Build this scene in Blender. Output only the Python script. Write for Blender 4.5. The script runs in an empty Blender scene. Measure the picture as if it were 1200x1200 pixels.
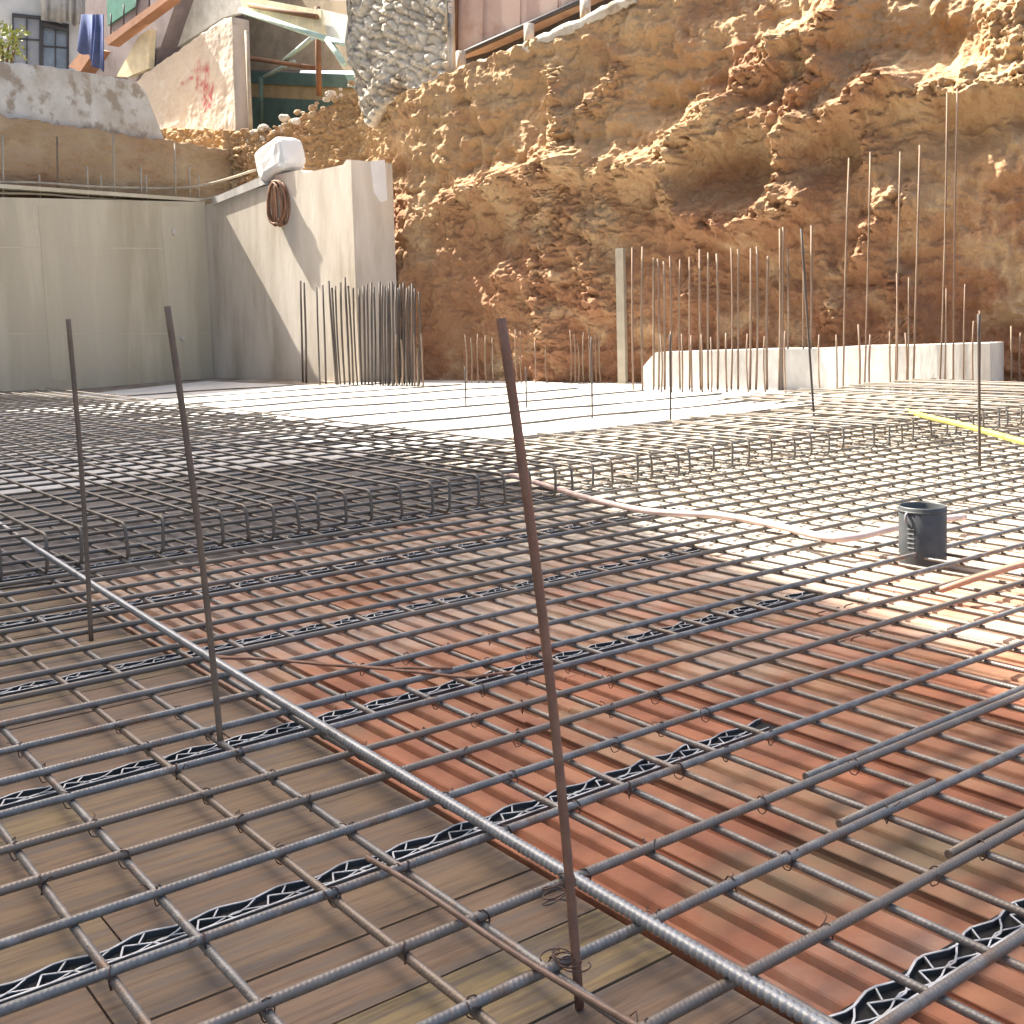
import bpy, math, random
import numpy as np
from mathutils import Vector, Matrix
random.seed(11); rng = np.random.default_rng(5)
S = bpy.context.scene; COL = S.collection

# ------------------------------------------------------------------ camera
F, CX, CY, H = 1357.0, 600.0, 480.0, 1.05      # survey of the photograph: focal length, optical centre, eye height over the mat
ROLL = math.atan(.029); PITCH = math.atan(110*math.cos(ROLL)/F)
fw = np.array([0, math.cos(PITCH), -math.sin(PITCH)]); up0 = np.array([0, math.sin(PITCH), math.cos(PITCH)])
c_, s_ = math.cos(ROLL), math.sin(ROLL)
CR = c_*np.array([1., 0, 0]) - s_*up0; CU = s_*np.array([1., 0, 0]) + c_*up0
EYE = np.array([0, 0, H])
def ray(x, y): return fw*F + CR*(x-CX) - CU*(y-CY)
def at(x, y, z=0.):
    d = ray(x, y); return EYE + d*((z-H)/d[2])
def atD(x, y, D):
    d = ray(x, y); return EYE + d*(D/d[1])
def onplane(x, y, P, d2):
    n = np.array([-d2[1], d2[0], 0]); d = ray(x, y)
    return EYE + d*(((np.array([P[0], P[1], 0])-EYE)@n)/(d@n))
cam = bpy.data.cameras.new('camera'); cam.lens = 36*F/1200; cam.sensor_width = 36; cam.shift_y = -0.1
cam.clip_start = .05; cam.clip_end = 500
co = bpy.data.objects.new('camera', cam); COL.objects.link(co)
M = Matrix(((CR[0], CU[0], -fw[0], 0), (CR[1], CU[1], -fw[1], 0), (CR[2], CU[2], -fw[2], H), (0, 0, 0, 1)))
co.matrix_world = M; S.camera = co

# ------------------------------------------------------------------ grid frame of the steel mat
TH = math.radians(53)
A2 = np.array([math.sin(TH), math.cos(TH)]); N2 = np.array([-A2[1], A2[0]])
ROTA = math.atan2(A2[1], A2[0]); ROTB = math.atan2(N2[1], N2[0])
def W(u, v, z=0.):
    p = u*A2+v*N2; return np.array([p[0], p[1], z])
def UV(p): return float(p[0]*A2[0]+p[1]*A2[1]), float(p[0]*N2[0]+p[1]*N2[1])

# ------------------------------------------------------------------ numpy noise
_perm = np.concatenate([rng.permutation(256)]*2); _g = rng.normal(size=(256, 2)); _g /= np.linalg.norm(_g, axis=1)[:, None]
def perlin(x, y):
    xi = np.floor(x).astype(int); yi = np.floor(y).astype(int); xf = x-xi; yf = y-yi; xi &= 255; yi &= 255
    u = xf**3*(xf*(xf*6-15)+10); v = yf**3*(yf*(yf*6-15)+10)
    def g(a, b, dx, dy):
        k = _g[_perm[_perm[a & 255]+(b & 255)]]; return k[..., 0]*dx+k[..., 1]*dy
    n00 = g(xi, yi, xf, yf); n10 = g(xi+1, yi, xf-1, yf); n01 = g(xi, yi+1, xf, yf-1); n11 = g(xi+1, yi+1, xf-1, yf-1)
    return (n00*(1-u)+n10*u)*(1-v)+(n01*(1-u)+n11*u)*v
def fbm(x, y, o=5, gain=.5):
    t = 0; a = 1; f = 1
    for i in range(o):
        t = t+a*perlin(x*f+i*17.3, y*f-i*9.1); a *= gain; f *= 2.03
    return t
def ridged(x, y, o=4):
    t = 0; a = 1; f = 1
    for i in range(o):
        t = t+a*(.5-np.abs(perlin(x*f+i*31.7, y*f+i*5.3))*1.6); a *= .5; f *= 2.07
    return t

# ------------------------------------------------------------------ mesh builder
class MB:
    def __init__(s): s.v = []; s.f = []; s.n = 0; s.smooth = []
    def add(s, vs, fs, smooth=False):
        b = s.n; s.v.extend([tuple(map(float, p)) for p in vs]); s.n += len(vs)
        s.f.extend([tuple(i+b for i in f) for f in fs]); s.smooth.extend([smooth]*len(fs)); return s
    def box(s, o, ex, ey, ez):
        o, ex, ey, ez = map(lambda q: np.asarray(q, float), (o, ex, ey, ez))
        vs = [o+ex*i+ey*j+ez*k for k in (0, 1) for j in (0, 1) for i in (0, 1)]
        fs = [(0, 2, 3, 1), (4, 5, 7, 6), (0, 1, 5, 4), (2, 6, 7, 3), (0, 4, 6, 2), (1, 3, 7, 5)]
        if np.dot(np.cross(ex, ey), ez) < 0: fs = [f[::-1] for f in fs]
        return s.add(vs, fs)
    def cbox(s, c, sx, sy, sz, rz=0):
        c = np.asarray(c, float); ca, sa = math.cos(rz), math.sin(rz)
        ex = np.array([ca, sa, 0])*sx; ey = np.array([-sa, ca, 0])*sy; ez = np.array([0, 0, 1.])*sz
        return s.box(c-ex/2-ey/2-ez/2, ex, ey, ez)
    def prism(s, pts, off):
        pts = [np.asarray(p, float) for p in pts]; off = np.asarray(off, float); n = len(pts)
        nn = sum(np.cross(pts[i]-pts[0], pts[i+1]-pts[0]) for i in range(1, n-1))
        if np.dot(nn, off) > 0: pts = pts[::-1]
        vs = pts+[p+off for p in pts]
        fs = [tuple(range(n)), tuple(range(2*n-1, n-1, -1))]+[(i, i+n, (i+1) % n+n, (i+1) % n) for i in range(n)]
        return s.add(vs, fs)
    def tube(s, path, r, sides=8, rfun=None, closed=False):
        P = np.asarray(path, float); m = len(P)
        if closed: T = np.roll(P, -1, 0)-np.roll(P, 1, 0)
        else:
            T = np.gradient(P, axis=0)
        T /= np.linalg.norm(T, axis=1)[:, None]+1e-12
        x = np.array([0, 0, 1.]) if abs(T[0][2]) < .9 else np.array([1., 0, 0])
        ang = np.arange(sides)*2*math.pi/sides; vs = []; d = 0
        for i in range(m):
            x = x-T[i]*(x@T[i]); x /= np.linalg.norm(x); y = np.cross(T[i], x)
            if i: d += np.linalg.norm(P[i]-P[i-1])
            rr = np.full(sides, r if np.isscalar(r) else r[i]) if rfun is None else rfun(d, ang)
            vs.extend(P[i]+np.outer(np.cos(ang)*rr, x)+np.outer(np.sin(ang)*rr, y))
        fs = []
        for i in range(m if closed else m-1):
            a = i*sides; b = ((i+1) % m)*sides
            for k in range(sides):
                k2 = (k+1) % sides; fs.append((a+k, a+k2, b+k2, b+k))
        s.add(vs, fs, True)
        if not closed:
            b = s.n-m*sides
            s.f.append(tuple(b+k for k in range(sides-1, -1, -1))); s.f.append(tuple(b+(m-1)*sides+k for k in range(sides))); s.smooth += [False, False]
        return s
    def build(s, name, mat, parent=None, loc=None, rz=0):
        me = bpy.data.meshes.new(name); me.from_pydata(s.v, [], s.f)
        me.polygons.foreach_set('use_smooth', s.smooth); me.update()
        if mat: me.materials.append(mat)
        o = bpy.data.objects.new(name, me); COL.objects.link(o)
        if loc is not None: o.location = loc
        o.rotation_euler.z = rz
        if parent: o.parent = parent
        return o
def tag(o, label=None, cat=None, group=None, kind=None):
    if label: o['label'] = label
    if cat: o['category'] = cat
    if group: o['group'] = group
    if kind: o['kind'] = kind
    return o
def empty(name, loc=(0, 0, 0), rz=0):
    o = bpy.data.objects.new(name, None); COL.objects.link(o); o.location = loc; o.rotation_euler.z = rz; o.empty_display_size = .1
    return o
ORD = ['first', 'second', 'third', 'fourth', 'fifth', 'sixth', 'seventh', 'eighth', 'ninth', 'tenth', 'eleventh', 'twelfth', 'thirteenth',
       'fourteenth', 'fifteenth', 'sixteenth', 'seventeenth', 'eighteenth', 'nineteenth', 'twentieth', 'twenty-first', 'twenty-second', 'twenty-third',
       'twenty-fourth', 'twenty-fifth', 'twenty-sixth', 'twenty-seventh', 'twenty-eighth', 'twenty-ninth', 'thirtieth']

# ------------------------------------------------------------------ materials
def mat(name, col, rough=.8, metal=0., var=None, scale=6., stretch=(1, 1, 1), bump=0., bscale=40., var2=None, scale2=1.2, rnd=None, ribs=0., attr=None, layer=None, dust_sunlit=None, spec=.5, detail=8, bdist=.01, thr=(.4, .62), thr2=(.48, .66)):
    m = bpy.data.materials.new(name); m.use_nodes = True; nt = m.node_tree; N = nt.nodes; L = nt.links
    b = N['Principled BSDF']; b.inputs['Roughness'].default_value = rough; b.inputs['Metallic'].default_value = metal
    b.inputs['Specular IOR Level'].default_value = spec
    tc = N.new('ShaderNodeTexCoord'); mp = N.new('ShaderNodeMapping'); mp.inputs['Scale'].default_value = stretch
    L.new(tc.outputs['Object'], mp.inputs['Vector'])
    if rnd:   # every copy reads a different piece of the noise
        oi = N.new('ShaderNodeObjectInfo'); cb = N.new('ShaderNodeMath'); cb.operation = 'MULTIPLY'; cb.inputs[1].default_value = 37
        L.new(oi.outputs['Random'], cb.inputs[0]); L.new(cb.outputs[0], mp.inputs['Location'])
    def mix(a, fac, c):
        x = N.new('ShaderNodeMix'); x.data_type = 'RGBA'
        if isinstance(a, tuple): x.inputs['A'].default_value = (*a, 1)
        else: L.new(a, x.inputs['A'])
        if isinstance(c, tuple): x.inputs['B'].default_value = (*c, 1)
        else: L.new(c, x.inputs['B'])
        L.new(fac, x.inputs['Factor']); return x.outputs['Result']
    def noise(sc, lo, hi, det=detail, vec=mp.outputs['Vector']):
        n = N.new('ShaderNodeTexNoise'); n.inputs['Scale'].default_value = sc; n.inputs['Detail'].default_value = det; n.inputs['Roughness'].default_value = .62
        L.new(vec, n.inputs['Vector']); r = N.new('ShaderNodeMapRange'); r.inputs['From Min'].default_value = lo; r.inputs['From Max'].default_value = hi
        L.new(n.outputs['Fac'], r.inputs['Value']); return r.outputs['Result']
    c = col
    if attr:
        at_ = N.new('ShaderNodeAttribute'); at_.attribute_name = 'tone'; c = mix(c, at_.outputs['Fac'], attr)
    if layer:      # a lighter soil bed over a redder one, with a ragged boundary
        sp = N.new('ShaderNodeSeparateXYZ'); L.new(tc.outputs['Object'], sp.inputs[0]); nz_ = noise(.8, .25, .75)
        ad0 = N.new('ShaderNodeMath'); ad0.operation = 'MULTIPLY_ADD'; ad0.inputs[1].default_value = 3.; L.new(nz_, ad0.inputs[0]); L.new(sp.outputs['Z'], ad0.inputs[2])
        mr = N.new('ShaderNodeMapRange'); mr.inputs['From Min'].default_value = 2.6; mr.inputs['From Max'].default_value = 5.2; L.new(ad0.outputs[0], mr.inputs['Value']); c = mix(c, mr.outputs['Result'], layer)
    if dust_sunlit:
        dn = N.new('ShaderNodeAttribute'); dn.attribute_name = 'dust_sunlit'; ml = N.new('ShaderNodeMath'); ml.operation = 'MULTIPLY_ADD'; ml.use_clamp = True; ml.inputs[1].default_value = 1.5; ml.inputs[2].default_value = -.75
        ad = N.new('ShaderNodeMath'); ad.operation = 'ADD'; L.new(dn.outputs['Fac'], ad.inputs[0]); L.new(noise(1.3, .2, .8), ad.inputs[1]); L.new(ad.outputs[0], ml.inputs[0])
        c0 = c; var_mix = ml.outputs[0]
    if var: c = mix(c, noise(scale, *thr), var)
    if var2: c = mix(c, noise(scale2, *thr2), var2)
    if dust_sunlit: c = mix(c, var_mix, dust_sunlit)
    if rnd and not isinstance(rnd, bool):
        oi2 = N.new('ShaderNodeObjectInfo'); r = N.new('ShaderNodeMath'); r.operation = 'POWER'; r.inputs[1].default_value = 1.6; L.new(oi2.outputs['Random'], r.inputs[0])
        c = mix(c, r.outputs[0], rnd)
    if isinstance(c, tuple): b.inputs['Base Color'].default_value = (*c, 1)
    else: L.new(c, b.inputs['Base Color'])
    prev = None
    if bump:
        n = N.new('ShaderNodeTexNoise'); n.inputs['Scale'].default_value = bscale; n.inputs['Detail'].default_value = 7; L.new(mp.outputs['Vector'], n.inputs['Vector'])
        bp = N.new('ShaderNodeBump'); bp.inputs['Strength'].default_value = bump; bp.inputs['Distance'].default_value = bdist; L.new(n.outputs['Fac'], bp.inputs['Height']); prev = bp.outputs['Normal']
    if ribs:
        w = N.new('ShaderNodeTexWave'); w.wave_type = 'BANDS'; w.bands_direction = 'X'; w.inputs['Scale'].default_value = .314/ribs
        m2 = N.new('ShaderNodeMapping'); m2.inputs['Rotation'].default_value = (0, 0, .35); L.new(tc.outputs['Object'], m2.inputs['Vector']); L.new(m2.outputs['Vector'], w.inputs['Vector'])
        bp = N.new('ShaderNodeBump'); bp.inputs['Strength'].default_value = .22; bp.inputs['Distance'].default_value = .003; L.new(w.outputs['Fac'], bp.inputs['Height'])
        if prev: L.new(prev, bp.inputs['Normal'])
        prev = bp.outputs['Normal']
    if prev: L.new(prev, b.inputs['Normal'])
    return m
STEEL = mat('ribbed steel', (.15, .152, .15), .5, .35, var=(.19, .125, .085), scale=7, var2=(.25, .245, .235), scale2=21, rnd=(.18, .145, .115), thr=(.5, .66), ribs=.0095, bump=.3, bscale=220, bdist=.002)
STEELF = mat('dull steel', (.12, .122, .12), .52, .25, var=(.15, .115, .085), scale=5, rnd=(.15, .13, .105))
STEELB = mat('bright ribbed steel', (.29, .305, .315), .45, .45, var=(.2, .2, .2), scale=12, var2=(.2, .16, .13), scale2=2.5, thr=(.5, .7), thr2=(.55, .7))
RUST = mat('rusty steel', (.25, .125, .075), .75, .1, var=(.16, .085, .06), scale=30, var2=(.34, .2, .125), scale2=9, rnd=(.2, .115, .08), bump=.4, bscale=300, bdist=.002)
DARKB = mat('dark rusty steel', (.15, .115, .085), .7, .15, var=(.21, .15, .1), scale=14, rnd=True)
PALEB = mat('dusty starter steel', (.22, .155, .1), .8, .05, var=(.12, .075, .05), scale=3, var2=(.32, .25, .18), scale2=1.5, rnd=(.2, .13, .09))
GREYB = mat('grey starter steel', (.05, .047, .046), .75, .05, var=(.1, .075, .055), scale=3, rnd=(.09, .07, .06))
WIRE = mat('black tie wire', (.05, .045, .045), .5, .5, var=(.12, .06, .04), scale=40)
LATT = mat('galvanised lattice', (.5, .52, .53), .5, .2, var=(.33, .34, .35), scale=18)
WOOD = mat('weathered board', (.175, .115, .072), .85, 0, var=(.085, .055, .036), scale=5, stretch=(1, 14, 14), attr=(.23, .17, .08), var2=(.12, .095, .075), scale2=2.2, bump=.5, bscale=12, bdist=.004, thr=(.45, .7))
CLAY = mat('fired clay', (.35, .142, .074), .85, 0, var=(.23, .09, .048), scale=4, attr=(.31, .185, .105), dust_sunlit=(.45, .4, .33), var2=(.19, .135, .08), scale2=1.1, bump=.4, bscale=60, bdist=.003, thr2=(.55, .68))
CONC = mat('cast concrete', (.55, .485, .36), .9, 0, var=(.4, .345, .24), scale=1.6, stretch=(1, 1, .16), var2=(.57, .51, .4), scale2=.8, bump=.3, bscale=22, bdist=.01)
CONCL = mat('lighter cast concrete', (.56, .5, .38), .9, 0, var=(.49, .43, .31), scale=1.1, stretch=(1, 1, .18), bump=.3, bscale=22, bdist=.01)
CONCW = mat('pale concrete', (.57, .51, .43), .9, 0, var=(.42, .36, .28), scale=2.4, stretch=(1, 1, .2), var2=(.64, .58, .5), scale2=.9, bump=.5, bscale=22, bdist=.01)
WHITEC = mat('white cement', (.56, .55, .52), .9, 0, var=(.42, .405, .38), scale=3, stretch=(1, 1, .4), bump=.4, bscale=15, bdist=.02)
SLABM = mat('slab concrete', (.55, .545, .52), .9, 0, var=(.44, .43, .41), scale=1.5, bump=.3, bscale=20, bdist=.01)
EARTH = mat('red brown clay earth', (.255, .122, .062), .95, 0, layer=(.385, .25, .13), var=(.43, .31, .18), scale=1.6, var2=(.29, .155, .08), scale2=.6, bump=.8, bscale=14, bdist=.06, thr=(.5, .68), thr2=(.5, .65))
EARTH2 = mat('tan earth', (.33, .23, .13), .95, 0, var=(.43, .33, .21), scale=1.6, var2=(.27, .16, .085), scale2=.8, stretch=(1, 1, 1.6), bump=.8, bscale=10, bdist=.05)
RUBBLE = mat('old rubble masonry', (.52, .47, .38), .95, 0, var=(.6, .56, .48), scale=3, var2=(.33, .26, .18), scale2=1, bump=.8, bscale=12, bdist=.05)
PLAST = mat('worn plaster', (.42, .38, .32), .95, 0, var=(.54, .52, .47), scale=1.6, var2=(.3, .25, .19), scale2=2.6, bump=.6, bscale=9, bdist=.03, thr2=(.5, .6))
PLAST2 = mat('pale pinkish plaster', (.5, .44, .37), .95, 0, attr=(.36, .1, .1), var=(.44, .37, .31), scale=1.5, var2=(.56, .52, .47), scale2=2.5, thr=(.5, .7), thr2=(.55, .7), bump=.6, bscale=9, bdist=.03)
def plain(name, col, rough=.8, metal=0, k=.75, sc=3): return mat(name, col, rough, metal, var=tuple(x*k for x in col), scale=sc)
SHEET = plain('white sheeting', (.72, .73, .68), .6); CREAM = plain('cream sheet', (.7, .62, .42), .7); CYAN = plain('pale green metal', (.42, .56, .5), .5)
PINK = mat('faded pink metal', (.42, .31, .27), .7, 0, var=(.5, .42, .37), scale=.8, var2=(.33, .21, .17), scale2=1.6); BROWN = plain('brown timber', (.2, .1, .05), .8); OLIVE = plain('olive panel', (.45, .37, .26), .9); GREEN = plain('dark green net', (.13, .22, .18), .9)
OCHRE = plain('ochre panel', (.55, .42, .22), .9); WHITEP = plain('white painted wall', (.6, .62, .6), .8, k=.9); MAUVE = plain('mauve wall', (.22, .19, .2), .9); ORANGE = plain('orange balcony edge', (.33, .17, .1), .8)
GLASS = plain('window glass', (.2, .25, .3), .15); SHUT = plain('grey shutter', (.3, .33, .36), .6, k=.85); FRAME = plain('dark frame', (.06, .06, .065), .6); BLUE = plain('blue cloth', (.07, .1, .24), .95); TEAL = plain('teal door', (.05, .2, .16), .7)
CLOTH = plain('pale curtain', (.45, .45, .42), .9); LEAF = mat('yellow green leaf', (.2, .25, .05), .6, rnd=None, var=(.32, .33, .1), scale=5)
BLACKP = mat('dark plastic pipe', (.035, .042, .046), .5, 0, var=(.06, .065, .07), scale=10); BLACKD = plain('cell shade black', (.01, .01, .01), .9)
HOSEP = plain('pale pink hose', (.7, .52, .46), .6); HOSEO = plain('orange conduit', (.6, .3, .18), .5); HOSEY = plain('yellow hose', (.62, .6, .1), .5); COILM = plain('rusty coil', (.24, .12, .07), .7, k=.6, sc=8)
TIMB = plain('pale timber', (.4, .35, .27), .85); REDP = plain('faded red paint', (.45, .16, .15), .9); FOAM = plain('white board', (.75, .75, .74), .8, k=.92); ROADM = plain('street ground', (.22, .2, .18), .9)

# ------------------------------------------------------------------ light
SUN_EL = math.radians(52)
cl_dir = np.array([.791, -.612]); cl_nrm = np.array([-.612, -.791])
PHI = math.radians(4.5)
SH = -cl_dir*math.cos(PHI)+cl_nrm*math.sin(PHI)
SDIR = np.array([SH[0]*math.cos(SUN_EL), SH[1]*math.cos(SUN_EL), math.sin(SUN_EL)])
w = bpy.data.worlds.new('World'); S.world = w; w.use_nodes = True
sky = w.node_tree.nodes.new('ShaderNodeTexSky'); sky.sky_type = 'NISHITA'; sky.sun_disc = False; sky.sun_elevation = SUN_EL; sky.air_density = .7; sky.dust_density = 5; sky.ozone_density = .4
sky.sun_rotation = math.atan2(SDIR[0], SDIR[1])
wb = w.node_tree.nodes.new('ShaderNodeMix'); wb.data_type = 'RGBA'; wb.blend_type = 'MULTIPLY'; wb.inputs['Factor'].default_value = 1; wb.inputs['B'].default_value = (1, .955, .87, 1)
w.node_tree.links.new(sky.outputs[0], wb.inputs['A']); w.node_tree.links.new(wb.outputs['Result'], w.node_tree.nodes['Background'].inputs['Color']); w.node_tree.nodes['Background'].inputs['Strength'].default_value = .15
sl = bpy.data.lights.new('sun', 'SUN'); sl.energy = 5; sl.angle = math.radians(.5); sl.color = (1, .93, .82)
so = bpy.data.objects.new('sun', sl); COL.objects.link(so)
so.rotation_euler = Vector(SDIR).to_track_quat('Z', 'Y').to_euler()
S.view_settings.view_transform = 'Standard'; S.view_settings.look = 'None'; S.view_settings.exposure = 1.9; S.view_settings.gamma = 1

# ------------------------------------------------------------------ floors
DZ = -.066
def set_tone(o, tones):
    a = o.data.attributes.new('tone', 'FLOAT', 'FACE'); a.data.foreach_set('value', tones)
g = MB(); b0 = W(-6, -6, -.13); g.box(b0, np.array([*(A2*24), 0]), np.array([*(N2*14.6), 0]), (0, 0, .03))
tag(g.build('ground', plain('bare soil', (.1, .075, .05), .95)), kind='structure')
# boards, long side along the upper bars
mb = MB(); tones = []; v = -2.0; row = 0
while v < 8.2:
    wv = .2; u = -6+random.uniform(-1.5, 0)
    while u < 1.35:
        lu = min(random.choice([2.0, 2.5, 1.5]), 1.374-u); z = random.uniform(-.004, .0)
        o = W(u, v, DZ-.03+z); before = len(mb.f)
        mb.box(o, np.array([*(A2*(lu-.004)), 0]), np.array([*(N2*(wv-.005)), 0]), (0, 0, .03)); tones += [min(1, max(0, random.gauss(.2, .45)))]*(len(mb.f)-before); u += lu
    v += wv; row += 1
o = MB(); o.v = [tuple((np.array([p[0]*A2[0]+p[1]*A2[1], p[0]*N2[0]+p[1]*N2[1], p[2]]))) for p in mb.v]; o.f = mb.f; o.smooth = mb.smooth
deck = o.build('board_floor', WOOD, rz=ROTA); set_tone(deck, tones); tag(deck, kind='structure')
# fluted clay blocks, flutes along the lower bars
mb = MB(); tones = []; u = 1.388
prof = []
for k in range(3):
    b = k*.082; prof += [(b+.002, 0), (b+.05, 0), (b+.053, -.014), (b+.072, -.017), (b+.08, -.003)]
prof = [(0, -.03), (0.0, -.002)]+prof+[(.242, 0), (.242, -.03)]
while u < 13:
    v = -2-random.random()*.5
    while v < 8.0:
        lv = random.uniform(2.2, 3.4); dz = random.uniform(-.004, .003); t = max(0, min(1, random.gauss(.4, .4))); n = len(prof); du = random.uniform(-.001, .001)
        vs = [(u+du+p[0], v+(lv-.004)*q/3, DZ+dz+p[1]) for q in range(4) for p in prof]
        fs = [(i+q*n, i+1+q*n, i+1+n+q*n, i+n+q*n) for q in range(3) for i in range(n-1)]+[tuple(range(n-1, -1, -1)), tuple(range(3*n, 4*n))]
        mb.add(vs, fs); tones += [t]*len(fs); v += lv
    u += .248
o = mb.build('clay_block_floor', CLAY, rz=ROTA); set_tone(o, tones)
vv = np.array([v.co[1] for v in o.data.vertices]); uu = np.array([v.co[0] for v in o.data.vertices]); a_ = o.data.attributes.new('dust_sunlit', 'FLOAT', 'POINT'); a_.data.foreach_set('value', np.clip((vv-2.9+1.5*np.clip((uu-2.5)/1., 0, 1))/2.6, -.5, 1).astype(np.float32)*(.35+.5*np.clip((uu-3.2)/1.5, 0, 1)).astype(np.float32))  # dust tint plus painted sunlight, palest in the sunlit far right
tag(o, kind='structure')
g = MB(); g.box(W(-6, 8.215, -.13), np.array([*(A2*24), 0]), np.array([*(N2*20), 0]), (0, 0, .075))
tag(g.build('concrete_slab', SLABM), kind='structure')

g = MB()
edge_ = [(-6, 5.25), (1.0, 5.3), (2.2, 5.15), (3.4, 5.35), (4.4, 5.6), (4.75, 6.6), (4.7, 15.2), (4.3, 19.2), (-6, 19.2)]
g.prism([W(u_, v_, DZ+.006) for u_, v_ in edge_], (0, 0, -.004)); tag(g.build('dark_floor_sheet', mat('dark floor sheet', (.085, .075, .068), .8, 0, var=(.13, .11, .1), scale=1.5, var2=(.055, .05, .046), scale2=3)), kind='structure')  # darker thin sheet over the far left floor, under the raised mat
# ------------------------------------------------------------------ steel mat: near layers
def bar_path(L, wob=.004, step=.12):
    n = max(3, int(L/step)); x = np.linspace(0, L, n); ph = random.random()*60
    y = wob*2*perlin(x*.6+ph, np.full(n, .3+ph)); z = wob*.5*perlin(x*.7+ph, np.full(n, 7.7))
    return np.stack([x, y, z], 1)
def bar(name, u0, u1, v, z, r, material, along='A', wob=.004, tilt=0., sides=8):
    L = u1-u0; p = bar_path(L, wob)
    if tilt: p[:, 1] += (p[:, 0]-0)*tilt
    if along == 'A': o = MB().tube(p, r, sides).build(name, material, loc=W(u0, v, z), rz=ROTA)
    else: o = MB().tube(p, r, sides).build(name, material, loc=W(v, u0, z), rz=ROTB)
    return o
A_ROWS = [.36, .56, .77, .973, 1.197, 1.412, 1.61, 1.855, 2.075, 2.263, 2.448, 2.635, 2.83, 3.04, 3.249, 3.461, 3.66, 3.86, 4.06, 4.26, 4.46, 4.66, 4.86, 5.06, 5.3, 5.5, 5.75, 6.0, 6.25, 6.5]
for i, v in enumerate(A_ROWS):
    u0 = max(-2.6, .234*v-2.2); u1 = 1.8*v+2.0
    o = bar('rebar', u0, min(u1, 10.5), v, 0, random.uniform(.0093, .0102), STEEL if v < 3.3 else STEELF, tilt=random.uniform(-.002, .002), wob=.005)
    if 3 <= i < 27: lab = 'grey ribbed bar rising to the right, %s row back from the bottom right corner' % ORD[i-3]
    else: lab = 'grey steel bar rising to the right under the edge of the raised mat' if i > 3 else 'grey steel bar of the near mat below the bottom edge'
    tag(o, lab, 'rebar', 'upper layer bars of the near steel mat')
# lapped second bars on the right
for (px, py, v, far, lab) in [(945, 912, 1.61, 2.6, 'lapped bar doubling a row at right, upper of three pairs'), (985, 968, 1.412, .33, 'short lapped bar doubling a row at right, middle of three pairs'), (1130, 1010, 1.197, 1.6, 'lapped bar with blunt end doubling a row at right, lowest of three pairs')]:
    p = at(px, py); u = UV(p)[0]
    tag(bar('lap_bar', u, u+far, v+.0195, .002, .0092, STEEL, wob=.002), 'grey '+lab, 'rebar', 'lapped bars on the near mat')
B_LEFT = [-1.35, -1.1, -.85, -.6, -.35, -.12, .08, .33, .545, .705, .955, 1.116]
for i, u in enumerate(reversed(B_LEFT)):
    o = bar('rebar', -1.0, 7.2, u, -.0165, .0085, STEEL, 'B', tilt=random.uniform(-.002, .002))
    tag(o, 'grey ribbed lower bar over brown boards, %s one left of the thick shiny bar' % ORD[i], 'rebar', 'lower layer bars over the boards')
u = 1.535; i = 0
while u < 11.6:
    o = bar('rebar', -.8 if u < 3 else (u/1.79-2.0), 6.7+random.uniform(-.15, .15), u, -.0165, .0077, STEEL if u < 3.4 else STEELF, 'B', tilt=random.uniform(-.003, .003))
    lab = 'grey steel lower bar over fluted clay, %s one right of the pair of thick bars' % ORD[i] if i < 26 else 'thin grey lower bar far right in the sunlit mat'
    tag(o, lab, 'rebar', 'lower layer bars over the clay blocks'); u += .158+random.uniform(-.012, .012); i += 1
tag(bar('rebar', -.8, 7.4, 1.35, -.0165, .009, STEEL, 'B', wob=.002), 'grey ribbed bar tucked along the clay edge just right of the thick shiny bar', 'rebar', 'lower layer bars over the clay blocks')
# the thick bar on top, its far end lying on the raised mat
mp_ = [(1010, 1232, .022), (900, 1165, .022), (775, 1088, .022), (657, 1019, .022), (600, 980, .022), (455, 898, .022), (300, 806, .024), (240, 771, .03), (175, 729, .05), (100, 676, .09), (0, 613, .15), (-60, 576, .19), (-150, 521, .2)]
pts = np.array([at(*q) for q in mp_]); pts = np.vstack([pts[0]+(pts[0]-pts[1])*1.5, pts])
d = np.concatenate([[0], np.cumsum(np.linalg.norm(np.diff(pts, axis=0), axis=1))])
cf = [np.polyfit(d, pts[:, k], 4) for k in range(3)]
tt = np.arange(0, d[-1], .0031); pp = np.stack([np.polyval(c, tt) for c in cf], 1)
def ribr(d, a):
    ph = d/.0145+a/(2*math.pi)*1.0; t = np.abs((ph % 1)-.5)*2
    return .0096+.0030*np.clip((t-.45)*5, 0, 1)*np.where(np.abs(np.sin(a)) < .12, 0, 1)
o = MB().tube(pp, .0125, 12, rfun=ribr).build('rebar', STEELB)
tag(o, 'thick shiny ribbed bar lying diagonally across the whole near mat', 'rebar')

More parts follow.
